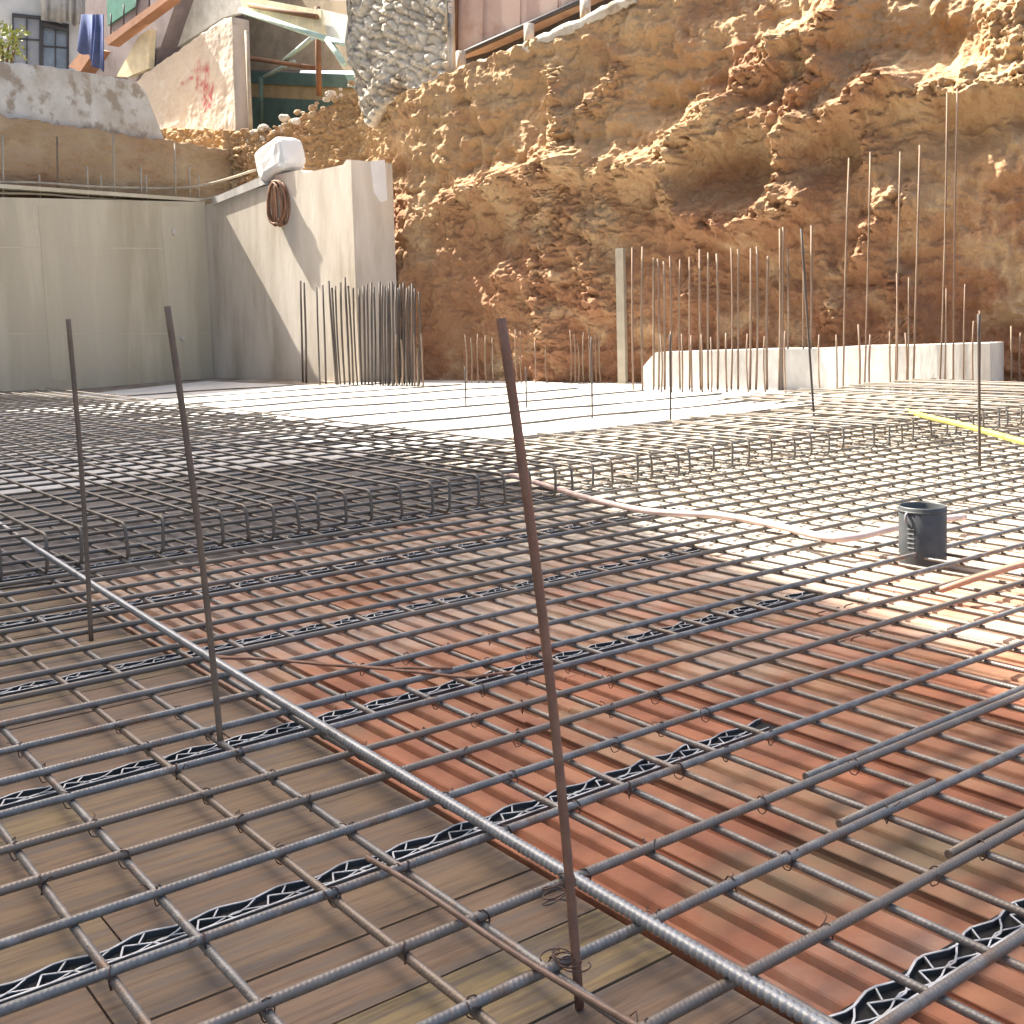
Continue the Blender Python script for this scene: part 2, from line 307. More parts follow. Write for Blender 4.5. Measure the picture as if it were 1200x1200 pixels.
# ------------------------------------------------------------------ lattice spacers standing on the boards under the bars
LATP = [(.973, 1.2, 3.4), (1.855, -1.2, 2.35), (2.635, -1.2, 3.6), (3.461, -.8, 3.9), (4.26, .3, 4.6), (5.06, .8, 5)]
names = ['nearest, at the bottom right corner', 'crossing the bottom left corner', 'second row behind the bottom left corner', 'third row back, by the left rusty upright', 'fourth row back', 'fifth row back, by the raised mat']
for (v, u0, u1), nm in zip(LATP, names):
    m = MB(); hz = .014; t = .0022
    n = int((u1-u0)/.034); zig = []
    for k in range(n+1):
        zig.append((k*.034, .004 if k % 2 else .042))
    top = MB()
    def edge_box(a, b, z1, th):
        a = np.array([*a, z1]); b = np.array([*b, z1]); dd = (b-a)/np.linalg.norm(b-a); nn = np.array([-dd[1], dd[0], 0])*th*1.02
        return a-nn/2+np.array([0, 0, .0002]), b-a, nn, (0, 0, .0016)
    def ribbon(ps, z0, z1, th):
        for a, b in zip(ps[:-1], ps[1:]):
            top.box(*edge_box(a, b, z1, th))
            a = np.array([*a, z0]); b = np.array([*b, z0]); dd = (b-a)/np.linalg.norm(b-a); nn = np.array([-dd[1], dd[0], 0])*th
            m.box(a-nn/2, b-a, nn, (0, 0, z1-z0))
    th = .0042; xs = np.arange(0, u1-u0, .0233)
    back = [(x, .05+.008*math.sin(x*2*math.pi/.14)+.002*math.sin(x*31)) for x in xs]
    ribbon([(x, 0.) for x in xs[::6]], 0, hz, th); ribbon(back, 0, hz, th)
    mid = [(x, .026+.013*math.sin(x*2*math.pi/.14+2.2)) for x in xs]
    for k in range(0, len(xs)-6, 6):
        ribbon(mid[k:k+5], 0, hz-.001, th*.8); ribbon([mid[k], (xs[k]-.018, .0)], 0, hz-.001, th*.8); ribbon([mid[k+4], back[k+5]], 0, hz-.001, th*.8)
        ribbon([mid[k+2], (xs[k+2]+.01, 0.)], 0, hz-.001, th*.8); ribbon([mid[k+1], back[k+2]], 0, hz-.001, th*.7)
    ribbon([(x+.04, .012+.009*math.sin(x*2*math.pi/.14+.4)) for x in xs[:-3]], 0, hz-.002, th*.7)
    o = m.build('lattice_spacer', BLACKP, loc=W(u0, v+.07*v/1.05, DZ+.002), rz=ROTA)
    m2 = MB(); m2.box((0, 0, 0), (u1-u0, 0, 0), (0, .062, 0), (0, 0, .004)); m2.build('cell_shade', BLACKD, o); top.build('lit_edge', LATT, o)  # black strip and dark walls paint the shade inside the cells, edges stay light
    tag(o, 'zigzag metal lattice strip under the bars, '+nm, 'rebar spacer', 'lattice spacers under the mat')

# ------------------------------------------------------------------ raised mat with hooked ends
def hook_path(L):
    zt, r = .165, .035; p = [(L, 0, zt)]
    for x in np.arange(L-.5, .12, -.5): p.append((x, 0, zt))
    for a in np.linspace(0, 90, 5): p.append((r-r*math.sin(math.radians(a)), 0, zt-r+r*math.cos(math.radians(a))))
    for a in np.linspace(0, 90, 5): p.append((r-r*math.cos(math.radians(a)), 0, .0+r-r*math.sin(math.radians(a))))
    p.append((.32, 0, 0)); return np.array(p)
u = .75; i = 0
while u < 12.2:
    L = ((1.5 if u < 8.6 else 2.9)+random.uniform(-.15, .15)) if u > 4.9 else (13.0+random.uniform(-.6, .6) if u > 2.4 else 9.5)
    p = hook_path(L); ph = random.random()*50
    p[:, 1] += .02*perlin(p[:, 0]*.4+ph, p[:, 0]*0+.5)*np.clip(p[:, 0], 0, 1); p[:, 2] *= 1+random.uniform(-.05, .05)
    lean = random.uniform(-.02, .02); p[:, 1] += (p[:, 2]-.165)*lean*4
    o = MB().tube(p, .0082, 6).build('hooked_bar', STEELF, loc=W(u, 5.2+random.uniform(-.05, .05), random.uniform(-.006, .006)), rz=ROTB)
    lab = 'grey bar of the raised mat bent down at its near end, %s from the left' % ORD[i] if i < 30 else 'grey bar of the raised mat with bent end, in the sunlit right part'
    tag(o, lab, 'rebar', 'hooked bars of the raised mat')
    u += (.165 if u < 4.9 else .2)+random.uniform(-.045, .045); i += 1
v = 5.32; i = 0
while v < 18.4:
    o = bar('rebar', (.2 if v < 9 else .3*v-2.4), (12.4 if v < 6.75 else 4.95)+random.uniform(-.2, .2), v, .148, .0082, STEELF, wob=.012, sides=6)
    tag(o, 'cross bar of the raised mat, %s back from its hooked edge' % ORD[i] if i < 12 else 'cross bar in the dark far part of the raised mat', 'rebar', 'cross bars of the raised mat')
    if 6.75 < v < 8.1:
        o = bar('rebar', 8.6, 12.4, v, .148, .0082, STEELF, wob=.012, sides=6); tag(o, 'short cross bar of the raised mat at the far right by the footing', 'rebar', 'cross bars of the raised mat')
    v += (.22 if v < 12 else .34)+random.uniform(-.06, .06); i += 1
for i, v in enumerate([7.3, 8.2, 9.3, 10.4, 11.7, 13.0, 14.3, 15.6, 17.0, 18.4]):
    o = bar('rebar', 4.7, 11.4-.1*(v-9), v, -.04, .012, STEELF, wob=.04, sides=6)
    tag(o, 'lone bar lying on the white sunlit slab, %s from the raised mat' % ORD[i], 'rebar', 'bars on the sunlit slab')

# ------------------------------------------------------------------ uprights
def upright(name, top, base, zb, r, material, bend=0., D=None, sides=7, n=9):
    b = at(base[0], base[1], zb) if D is None else atD(base[0], base[1], D)
    t = atD(top[0], top[1], b[1])
    ps = [b+(t-b)*k+np.array([bend*math.sin(math.pi*k), 0, 0]) for k in np.linspace(0, 1, n)]
    ps = [p-b for p in ps]
    return MB().tube(ps, r, sides).build(name, material, loc=b)
tag(upright('starter_bar', (587, 373), (679, 1180), DZ, .0082, RUST, .012, n=20), 'tall rusty upright bar in the centre foreground, leaning left at the top', 'starter bar', 'rusty uprights in the near mat')
tag(upright('starter_bar', (196, 359), (259, 876), -.03, .0082, DARKB, .01, n=20), 'dark rusty upright bar left of centre, standing beside the thick shiny bar', 'starter bar', 'rusty uprights in the near mat')
tag(upright('starter_bar', (80, 374), (107, 751), -.03, .0085, DARKB, .008, n=20), 'dark rusty upright bar furthest left of the three uprights in the near mat', 'starter bar', 'rusty uprights in the near mat')
for (t, b, lab) in [((939, 268), (955, 506), 'thin dark leaning bar in front of the white footing'), ((785, 392), (786, 496), 'thin dark upright on the sunlit slab left of the white footing'), ((693, 395), (694, 490), 'thin upright on the sunlit slab before the bare earth'), ((1147, 368), (1148, 546), 'thin dark upright beside the yellow hose'),
                    ((545, 430), (546, 475), 'short thin upright on the sunlit slab behind the tall rusty bar'), ((616, 430), (617, 478), 'short thin upright just right of the tall rusty bar')]:
    tag(upright('starter_bar', t, b, .0, .010, GREYB), lab, 'starter bar', 'thin uprights standing in the mats')
def cluster(lst, label, group, material, r):
    lst = sorted(lst, key=lambda q: q[0])
    for i, (xt, yt, xb, yb) in enumerate(lst):
        j = random.uniform(-.5, .5)
        o = upright('starter_bar', (xt, yt), (xb, yb+(5 if (735 < xt < 1165 or xt < 500) else 0)), -.05, r*random.uniform(.85, 1.15), material, random.uniform(-.02, .02), sides=6, n=5)
        tag(o, label % ORD[min(i, 29)], 'starter bar', group)
c1 = [(352, 329, 355, 443), (356, 331, 359, 444), (378, 334, 382, 445), (385, 329, 394, 446), (393, 335, 399, 446), (404, 325, 410, 446), (408, 335, 414, 446), (414, 337, 419, 446), (421, 338, 424, 446), (430, 333, 432, 446), (438, 336, 440, 446), (445, 330, 446, 446), (451, 335, 452, 446),
      (456, 331, 457, 446), (461, 333, 462, 446), (448, 334, 449, 447), (454, 338, 455, 447), (459, 330, 460, 448), (464, 335, 465, 447), (469, 333, 471, 446), (477, 337, 477, 448), (483, 332, 483, 447), (399, 331, 404, 446), (389, 337, 396, 446), (371, 336, 375, 447), (426, 335, 428, 446), (435, 331, 436, 447), (467, 337, 468, 446), (473, 331, 474, 446), (480, 335, 480, 446), (486, 338, 486, 446), (491, 342, 491, 446)]
cluster(c1, 'dark starter bar before the end of the concrete wall, %s from the left', 'dark starter bars at the concrete pier', GREYB, .017)
c1b = [(464, 392, 465, 448), (470, 398, 471, 448), (476, 394, 477, 448), (485, 391, 486, 448), (489, 410, 490, 448), (494, 391, 496, 448)]
cluster(c1b, 'short pale starter bar right of the concrete pier, %s from the left', 'short pale starter bars at the pier', PALEB, .016)
c2 = [(545, 392, 547, 449), (552, 396, 553, 449), (560, 391, 561, 449), (569, 393, 570, 449), (577, 396, 578, 449), (604, 386, 606, 449), (610, 388, 611, 449), (627, 400, 628, 449), (640, 405, 641, 449), (668, 387, 669, 449), (673, 392, 674, 449), (677, 400, 678, 449), (684, 389, 684, 449), (690, 386, 691, 449), (698, 390, 699, 449), (703, 393, 704, 449)]
cluster(c2, 'short brown starter bar at the foot of the bare earth, %s from the left', 'short starter bars at the foot of the earth', PALEB, .011)
c4 = [(741, 290, 742, 452), (753, 289, 753, 452), (766, 302, 766, 452), (771, 303, 772, 452), (778, 306, 779, 452), (785, 300, 786, 452), (797, 304, 797, 452), (808, 301, 808, 452), (820, 292, 821, 452), (830, 296, 830, 452), (840, 297, 841, 452), (857, 290, 857, 452), (865, 292, 865, 452), (880, 291, 879, 452), (887, 289, 886, 452), (900, 300, 899, 452), (914, 268, 913, 452), (918, 266, 917, 452), (923, 290, 922, 452), (942, 290, 941, 452), (951, 264, 949, 452)]
cluster(c4, 'tall brown starter bar right of the pale timber post, %s from the left', 'tall starter bars behind the white footing', PALEB, .015)
c5 = [(774, 392, 775, 455), (786, 388, 787, 455), (799, 391, 800, 455), (810, 393, 811, 455), (822, 391, 823, 455), (833, 395, 834, 455), (851, 390, 852, 455), (876, 391, 877, 455), (896, 394, 897, 455), (920, 388, 921, 456), (960, 392, 961, 456), (980, 392, 981, 456), (1006, 380, 1007, 457), (1020, 392, 1019, 457), (1043, 388, 1044, 458), (1061, 390, 1061, 458)]
cluster(c5, 'short starter bar close in front of the white footing, %s from the left', 'short starter bars before the white footing', PALEB, .012)
c6 = [(995, 185, 988, 456), (1020, 178, 1013, 456), (1055, 178, 1049, 456), (1078, 170, 1070, 457), (1110, 108, 1101, 458), (1122, 104, 1117, 458)]
cluster(c6, 'very tall thin bar rising against the earth at right, %s from the left', 'very tall bars at the right of the earth', PALEB, .0115)
c7 = [(1051, 320, 1050, 457), (1065, 325, 1064, 457), (1109, 338, 1107, 458), (1131, 333, 1129, 458), (1141, 376, 1141, 459), (1148, 364, 1147, 459), (1173, 400, 1173, 460), (1185, 382, 1185, 460), (1196, 390, 1196, 460)]
cluster(c7, 'mid height thin bar at the right end of the white footing, %s from the left', 'mid height bars at the right end', PALEB, .011)
b = at(730, 450, -.06); t = atD(727, 291, b[1])
o = MB().box(np.array([-.065, -.05, 0]), (.13, 0, 0), (0, .1, 0), np.array([*(t-b)])).build('timber_post', TIMB, loc=b, rz=-.5)
tag(o, 'pale timber post standing before the earth, left of the tall bars', 'post')

# ------------------------------------------------------------------ loose things on the mat
p0 = at(430, 1005, .016); p1 = at(742, 1203, .02); p1 = p1+(p1-p0)*.25
o = MB().tube([p0+(p1-p0)*k+np.array([0, 0, .004*math.sin(9*k)]) for k in np.linspace(0, 1, 25)], .0055, 8).build('rod', mat('brown rod steel', (.19, .13, .1), .6, .25, var=(.13, .085, .065), scale=30))
tag(o, 'loose thin brown rod lying diagonally on the mat at the bottom centre', 'steel rod')
for pl, lab in [([(250, 769), (330, 774), (420, 781), (500, 789), (545, 794), (604, 787)], 'thin rusty rod lying across the mat from the left upright towards the centre'), ([(252, 771), (310, 772), (380, 779), (450, 783), (530, 783)], 'thinner rusty rod crossing beside the longer rusty rod on the mat')]:
    q = [at(x, y, .014) for x, y in pl]; q = np.array(q)
    tt = np.linspace(0, len(q)-1, 30); pp = np.stack([np.interp(tt, range(len(q)), q[:, k]) for k in range(3)], 1)
    tag(MB().tube(pp, .0045, 6).build('rod', RUST), lab, 'steel rod')
def smooth(q, n=60):
    q = np.array(q); dd = np.arange(len(q)); tt = np.linspace(0, len(q)-1, n); out = []
    for t in tt:
        i = min(int(t), len(q)-2); f = t-i; a = q[max(i-1, 0)]; b = q[i]; c = q[i+1]; d = q[min(i+2, len(q)-1)]
        out.append(.5*((2*b)+(c-a)*f+(2*a-5*b+4*c-d)*f*f+(3*b-a-3*c+d)*f**3))
    return np.array(out)
o = MB().tube(smooth([at(x, y, z) for x, y, z in [(595, 556, .06), (630, 566, .03), (690, 584, .025), (760, 599, .025), (850, 605, .025), (910, 616, .025), (968, 630, .025), (1000, 630, .025), (1040, 621, .025), (1085, 611, .025), (1130, 606, .0)]]), .017, 8).build('hose', HOSEP)
tag(o, 'pale pink hose winding over the mat towards the dark pipe sleeve', 'hose')
o = MB().tube(smooth([at(x, y, z) for x, y, z in [(1095, 694, -.02), (1133, 681, .02), (1165, 671, .022), (1200, 661, .022), (1290, 640, .022)]]), .013, 8).build('conduit', HOSEO)
tag(o, 'orange conduit lying on the mat at the right edge below the pipe sleeve', 'conduit')
o = MB().tube(smooth([at(x, y, z) for x, y, z in [(1062, 481, .14), (1085, 488, .19), (1120, 496, .19), (1160, 507, .19), (1200, 518, .19), (1300, 540, .19), (1420, 560, .19)]]), .02, 8).build('hose', HOSEY)
tag(o, 'bright yellow hose lying over the mat at the right edge', 'hose')
# pipe sleeve
pb = at(1090, 650, 0); pipe = empty('pipe_sleeve', (pb[0], pb[1]+.09, -.05))
tag(pipe, 'short dark grey plastic pipe sleeve standing upright in the mat', 'pipe sleeve')
R0, R1, HT = .098, .09, .245; m = MB(); n = 40
ang = np.arange(n)*2*math.pi/n
ring = lambda r, z: [(r*math.cos(a), r*math.sin(a), z) for a in ang]
vs = ring(R0, 0)+ring(R0, HT-.004)+ring(R0-.003, HT)+ring(R1+.002, HT)+ring(R1, HT-.004)+ring(R1, .02)
fs = [(k*n+i, k*n+(i+1) % n, (k+1)*n+(i+1) % n, (k+1)*n+i) for k in range(5) for i in range(n)]
m.add(vs, fs, True); m.build('tube', BLACKP, pipe)
m = MB(); m.tube([(R0*math.cos(a), R0*math.sin(a), HT-.02) for a in ang], .0042, 6, closed=True); m.build('rim', BLACKP, pipe)
m = MB(); a0 = math.radians(222)
for k in range(5): m.cbox((R0*math.cos(a0), R0*math.sin(a0), .075+k*.02), .004, .03, .004, a0)
m.build('rib', plain('pipe scale', (.3, .32, .33), .5), pipe)
m = MB(); m.tube([((R0+d)*math.cos(a0-.15), (R0+d)*math.sin(a0-.15), z) for d, z in ((.001, .225), (.012, .215), (.014, .19), (.001, .175))], .006, 6); m.build('clip', plain('pipe clip', (.2, .21, .22), .5), pipe)
# tie wires at crossings
def tie_mesh(seed):
    r = random.Random(seed); pts = []
    for k in range(26):
        a = k/25*2*math.pi*1.5; pts.append((.0088*math.cos(a)+.0015*r.uniform(-1, 1), .0088*math.cos(a)*(1 if seed % 2 else -1)+.002*r.uniform(-1, 1), -.008+.0195*math.sin(a)))
    e = pts[-1]
    for k in range(1, 7): pts.append((e[0]+k*.006+r.uniform(-.003, .003), e[1]+r.uniform(-.006, .006), e[2]+.004*k*r.uniform(.2, 1.1)))
    return MB().tube(pts, .0013, 5)
ties = [tie_mesh(k).build('tie_wire', WIRE) for k in range(4)]
cross = []
for v in A_ROWS[3:14]:
    for u in [q for q in B_LEFT if q > .1]+[1.35, 1.535, 1.693, 1.85, 2.01, 2.17]:
        if random.random() < .8: cross.append((u, v))
for i, (u, v) in enumerate(cross):
    o = ties[i] if i < 4 else ties[i % 4].copy()
    if i >= 4: COL.objects.link(o)
    o.location = W(u, v, 0); o.rotation_euler = (0, 0, random.random()*6.28)
    tag(o, 'thin dark tie wire twisted round two crossing bars of the near mat', 'tie wire', 'tie wires on the near mat')
# tied wires at the foot of the tall centre upright
q = at(655, 1040, .02); m = MB()
for k in range(3):
    pts = [q+np.array([.03*math.sin(t*7+k), .02*math.cos(t*5+k*2), .015-.05*t+.01*math.sin(t*9+k)]) for t in np.linspace(0, 1, 18)]
    m.tube(pts, .0013, 5)
tag(m.build('tie_wire', WIRE), 'loose tangle of tie wire where the tall rusty upright meets the thick bar', 'tie wire')
q = at(663, 1135, .0); m = MB()
for k in range(4):
    pts = [q+np.array([.02*math.cos(t*7+k)-.03*t*(k-1.5)*.5, .02*math.sin(t*7+k), .012+.006*k-.01*t]) for t in np.linspace(0, 1, 18)]
    m.tube(pts, .0014, 5)
tag(m.build('tie_wire', WIRE), 'knot of tie wire at the foot of the tall rusty upright', 'tie wire')

# ------------------------------------------------------------------ concrete walls
Z0 = -.08
C3 = at(250, 440, 0); C = C3[:2]; LW = at(0, 460, 0)[:2]
dL = (LW-C)/np.linalg.norm(LW-C); nL = np.array([-dL[1], dL[0]]); nL = nL if nL@(-C) > 0 else -nL       # face normal towards the pit
P2 = at(412, 444.3, 0)[:2]; d2 = (P2-C)/np.linalg.norm(P2-C); n2 = np.array([-d2[1], d2[0]]); n2 = n2 if n2@(-C) > 0 else -n2
v3 = lambda p, z: np.array([p[0], p[1], z])
ztopL = onplane(0, 232, C, dL)[2]; ztopC = onplane(243, 237, C, dL)[2]
Lend = C+dL*14
m = MB(); m.prism([v3(C, Z0), v3(C, ztopC), v3(LW, ztopL), v3(Lend, ztopL), v3(Lend, Z0)], np.array([*(-nL*.4), 0]))
lw = empty('concrete_wall'); tag(lw, 'long grey green cast concrete retaining wall at the left, in shade', 'wall')
m.build('face', CONC, lw)
for (x0, x1, yt, yb) in [(44, 66, 240, 446), (188, 214, 242, 440)]:
    q = [onplane(x0, yt, C, dL), onplane(x1, yt, C, dL), onplane(x1+12, yb, C, dL), onplane(x0+16, yb, C, dL)]
    q = [p+np.array([*(nL*.006), 0]) for p in q]; MB().prism(q, np.array([*(-nL*.004), 0])).build('pale_strip', CONCL, lw)  # slightly paler strips slanting down the wall face
for (y0_, y1_) in ((290, 292), (392, 391)):
    a = onplane(-80, y0_, C, dL)+np.array([*(nL*.004), 0]); b_ = onplane(246, y1_, C, dL)+np.array([*(nL*.004), 0]); MB().prism([a, b_, b_+np.array([0, 0, .018]), a+np.array([0, 0, .018])], np.array([*(-nL*.003), 0])).build('form_joint', CONCL, lw)
for (x, y) in [(203, 272), (213, 396)]:
    p = onplane(x, y, C, dL); MB().tube([p-np.array([*(nL*.01), 0]), p+np.array([*(nL*.05), 0])], .06, 12).build('tie_cone', CONCW, lw)
p0 = v3(C, ztopC); p1 = v3(Lend, ztopL)
m = MB(); m.prism([v3(C, ztopC+.003), v3(C, ztopC+.07), v3(Lend, ztopL+.07), v3(Lend, ztopL+.003)], np.array([*(-nL*.38), 0])); m.build('coping', CONCL, lw)
wl = empty('concrete_wall'); tag(wl, 'pale concrete wall with a stepped top and a pier end, partly in sun', 'wall')
tops = [(246, 239), (290, 224), (318, 216), (322, 205), (352, 199), (356, 203), (402, 193), (406, 187), (411, 187)]
T = [onplane(x, y, C, d2) for x, y in tops]
base = [onplane(411, 187, C, d2), v3(C, 0)]; base = [v3(b, Z0) for b in base]
MB().prism([v3(C, T[0][2])]+T[1:]+base, np.array([*(-n2*.95), 0])).build('face', CONCW, wl)
q = [onplane(251, 240, C, d2), onplane(251, 232, C, d2), onplane(306, 208, C, d2), onplane(312, 216, C, d2)]
q = [p+np.array([*(n2*.04), 0]) for p in q]; MB().prism(q, np.array([*(-n2*.5), .0])).build('coping', WHITEC, wl)
g = MB(); q = [v3(Lend, 0), v3(C, 0), v3(Pe_ := onplane(411, 187, C, d2)[:2], 0), v3(Pe_+n2*.9, 0), v3(C+n2*.9+nL*.9, 0), v3(LW+nL*1.5, 0), v3(Lend+nL*2.4, 0)]
g.prism([v3(p, -.049) for p in q], (0, 0, -.004)); tag(g.build('dirt_strip', mat('trodden dirt', (.17, .13, .095), .95, 0, var=(.3, .27, .23), scale=1.3, var2=(.1, .08, .06), scale2=2.3)), kind='structure')
# white board standing in for a sunlit patch at the pier end
Pe = onplane(411, 187, C, d2)[:2]
de = -n2
q = [onplane(x, y, Pe+d2*.006, de) for x, y in ((434, 189), (451, 187), (454, 235), (446, 237), (438, 225))]
tag(MB().prism(q, np.array([*(-d2*.004), 0])).build('sunlit_patch', FOAM), 'small white board standing in for sunlight on the end of the concrete pier', 'board')
# white lump on the wall
def lump(px, py, D, sx, sz, sy, seed, material, name, sq=.65):
    c = atD(px, py, D); m = MB(); nu, nv = 22, 14; vs = []
    for j in range(nv+1):
        for i in range(nu):
            a = i/nu*2*math.pi; b = -math.pi/2+j/nv*math.pi
            d = np.array([math.cos(a)*math.cos(b), math.sin(a)*math.cos(b), math.sin(b)])
            dd = np.sign(d)*np.abs(d)**sq
            k = 1+(.28 if sq > .5 else .12)*float(perlin(np.array(d[0]*1.7+seed+d[2]), np.array(d[1]*1.7+d[2]*1.3+seed)))
            vs.append(dd*np.array([sx, sy, sz])*k)
    fs = [(j*nu+i, j*nu+(i+1) % nu, (j+1)*nu+(i+1) % nu, (j+1)*nu+i) for j in range(nv) for i in range(nu)]
    m.add(vs, fs, False); return m.build(name, material, loc=c, rz=-.6+seed)
Dl = onplane(328, 190, C, d2)[1]+.35
o = lump(328, 188, Dl, .46, .33, .3, .2, FOAM, 'sack', .4); o.rotation_euler = (0, -.25, -.75); tag(o, 'white boxy sack lying on top of the concrete wall above the coil', 'sack')
# coil
cc = onplane(330, 238, C, d2)+np.array([*(n2*.08), 0]); m = MB()
for k in range(7):
    rx, rz = .24+random.uniform(-.05, .03), .42+random.uniform(-.06, .03); ph = random.uniform(-.1, .1)
    pts = [np.array([*(d2*(rx*math.cos(a)+ph*.3)), rz*math.sin(a)+random.uniform(-.01, .01)-abs(ph)*.2])+np.array([*(n2*(k*.022-.06+.02*math.sin(a*2+k))), 0]) for a in np.linspace(0, 2*math.pi, 30, endpoint=False)]
    m.tube(pts, .022, 6, closed=True)
for k in range(3):
    pts = [np.array([*(d2*(-.1+k*.08+.02*math.sin(t*4+k))), t])+np.array([*(n2*(.05+.02*k)), 0]) for t in np.linspace(-.36, .36, 8)]
    m.tube(pts, .018, 6)
tag(m.build('hose_coil', COILM, loc=cc), 'rusty brown coil hanging on the pale concrete wall', 'coil')
# rods along the top of the left wall
for i, (x, yt, yb) in enumerate([(4, 158, 234), (47, 205, 234), (68, 160, 236), (103, 195, 236), (119, 205, 236), (134, 158, 236), (166, 195, 236), (172, 205, 236), (206, 168, 236), (223, 192, 236), (234, 205, 236)]):
    b = onplane(x, yb, C-nL*.15, dL); t = onplane(x-1, yt, C-nL*.15, dL)
    o = MB().tube([b*0, (t-b)*.5, t-b], .018, 6).build('starter_bar', DARKB if i == 2 else TIMB, loc=b)
    tag(o, 'pale thin rod sticking up from the left wall, %s from the left' % ORD[i] if i != 2 else 'dark rod sticking up from the left wall top', 'starter bar', 'rods along the left wall top')
for (ys, lab) in [((214, 217, 219), 'upper pale cord strung along the rods on the left wall'), ((227, 231, 236), 'lower pale cord strung along the rods on the left wall')]:
    pts = smooth([onplane(-60, ys[0], C-nL*.12, dL), onplane(40, ys[0], C-nL*.12, dL), onplane(120, ys[1]+2, C-nL*.12, dL), onplane(225, ys[2], C-nL*.12, dL), onplane(300, ys[2]-20, C-n2*.3, d2)], 30)
    tag(MB().tube(pts, .022, 6).build('cord', TIMB), lab, 'cord')

# ------------------------------------------------------------------ cut earth
CP = at(500, 444, 0)[:2]+cl_nrm*(-.5)      # a point on the foot line of the cut
def sz(px, py):
    p = onplane(px, py, CP, cl_dir); return float((p[:2]-CP)@cl_dir), float(p[2])
def seg_dist(s, z, pl):
    best = np.full(s.shape, 1e9)
    for (a, b) in zip(pl[:-1], pl[1:]):
        dx, dz = b[0]-a[0], b[1]-a[1]; t = np.clip(((s-a[0])*dx+(z-a[1])*dz)/(dx*dx+dz*dz+1e-9), 0, 1)
        best = np.minimum(best, np.hypot(s-a[0]-t*dx, z-a[1]-t*dz))
    return best
RIDGE = [([(515, 240), (560, 222), (620, 205), (660, 192), (700, 200), (760, 192)], .24, .26), ([(640, 85), (645, 115), (655, 160), (668, 205)], .2, .2), ([(705, 85), (692, 108), (678, 130)], .2, .18),
         ([(640, 225), (650, 260), (640, 300)], .42, .22), ([(700, 250), (690, 300), (700, 350)], .4, .2), ([(640, 340), (650, 400)], .4, .2), ([(600, 320), (590, 350)], .3, .18),
         ([(770, 195), (800, 152), (835, 117), (875, 75), (915, 45), (955, 15), (975, -15)], .3, .42), ([(800, 185), (850, 150), (900, 135), (930, 105), (945, 80)], .26, .26),
         ([(912, 215), (914, 170), (932, 145), (990, 122), (1040, 92)], .24, .36), ([(1005, 78), (1040, 102), (1100, 102), (1150, 95), (1210, 86)], .24, .3),
         ([(785, 225), (800, 252), (830, 264), (880, 262), (915, 250), (942, 232)], .22, .36), ([(1008, 305), (1025, 272), (1050, 238)], .3, .34), ([(1015, 180), (1012, 140)], .22, .2), ([(1150, 20), (1215, 38)], .35, .3), ([(975, 350), (985, 372)], .2, .2),
         ([(1050, 330), (1062, 380)], .22, .15), ([(820, 300), (812, 345)], .25, .15)]
HOLLOW = [((860, 205), .75, .4, .4), ((975, 180), .5, .45, .3), ((845, 95), .5, .35, .25), ((760, 120), .7, .35, .18), ((570, 150), 1.0, .5, .12), ((890, 330), 1.1, .6, .25), ((740, 240), .5, .35, .22), ((1130, 160), .9, .4, .2), ((560, 300), .6, .6, .15), ((1080, 40), .7, .4, .3)]
RIDGE = [([sz(*q) for q in pl], w_, h_) for pl, w_, h_ in RIDGE]; HOLLOW = [(sz(*c), a, b, h_) for c, a, b, h_ in HOLLOW]
TOPL = [sz(*q) for q in [(120, 158), (200, 160), (280, 163), (345, 132), (405, 98), (450, 112), (530, 80), (700, 5)]]
TOPL = [(a, b+(.24 if i < 5 else 0)) for i, (a, b) in enumerate(TOPL)]
ts = [p[0] for p in TOPL]; tz = [p[1] for p in TOPL]
slope = (tz[-1]-tz[-2])/(ts[-1]-ts[-2])
def ztop(s): return np.where(s < ts[-1], np.interp(s, ts, tz), tz[-1]+np.minimum((s-ts[-1])*slope, 2.6))
def cliff_disp(s, z):
    d = .32*fbm(s*.35+3, z*.5+1, 3)+.10*ridged(s*1.3, z*1.9+.4*s, 4)-.10
    d += .05*fbm(s*.8, z*4.5, 3)+.07*ridged(s*2.4+.5*fbm(s, z, 2), z*.75, 3)-.03+.16*np.abs(perlin(s*1.9+.6*fbm(s*1.5, z*1.5, 2), z*2.1+4))+.10*np.abs(perlin(s*4.1+9, z*3.6+.4*fbm(s*3, z*3, 2)))-.06                                  # bedding
    rub = np.zeros_like(s)
    for pl, w_, h_ in RIDGE:
        k = seg_dist(s+.14*fbm(s*2.2, z*2.2, 3), z+.14*fbm(s*2.2+9, z*2.2+4, 3), pl); e = np.exp(-(k/w_)**2)
        d += 1.35*h_*e*(1+.6*fbm(s*2.5+5, z*2.5, 3)); rub = np.maximum(rub, e)
    for (c, a, b, h_) in HOLLOW:
        d -= 1.25*h_*np.exp(-(((s-c[0])/a)**2+((z-c[1])/b)**2)*1.3)
    cell = np.abs(perlin(s*6.5, z*6.0))+.5*np.abs(perlin(s*13, z*12))+.3*np.abs(perlin(s*25, z*24))
    d += (.2*rub+.035)*(cell-.25)*1.1 + (.04*rub+.012)*fbm(s*18, z*15, 3)-.24*np.clip(z-2.8, 0, 9)*np.clip((s-2.5)/4, 0, 1)
    return d
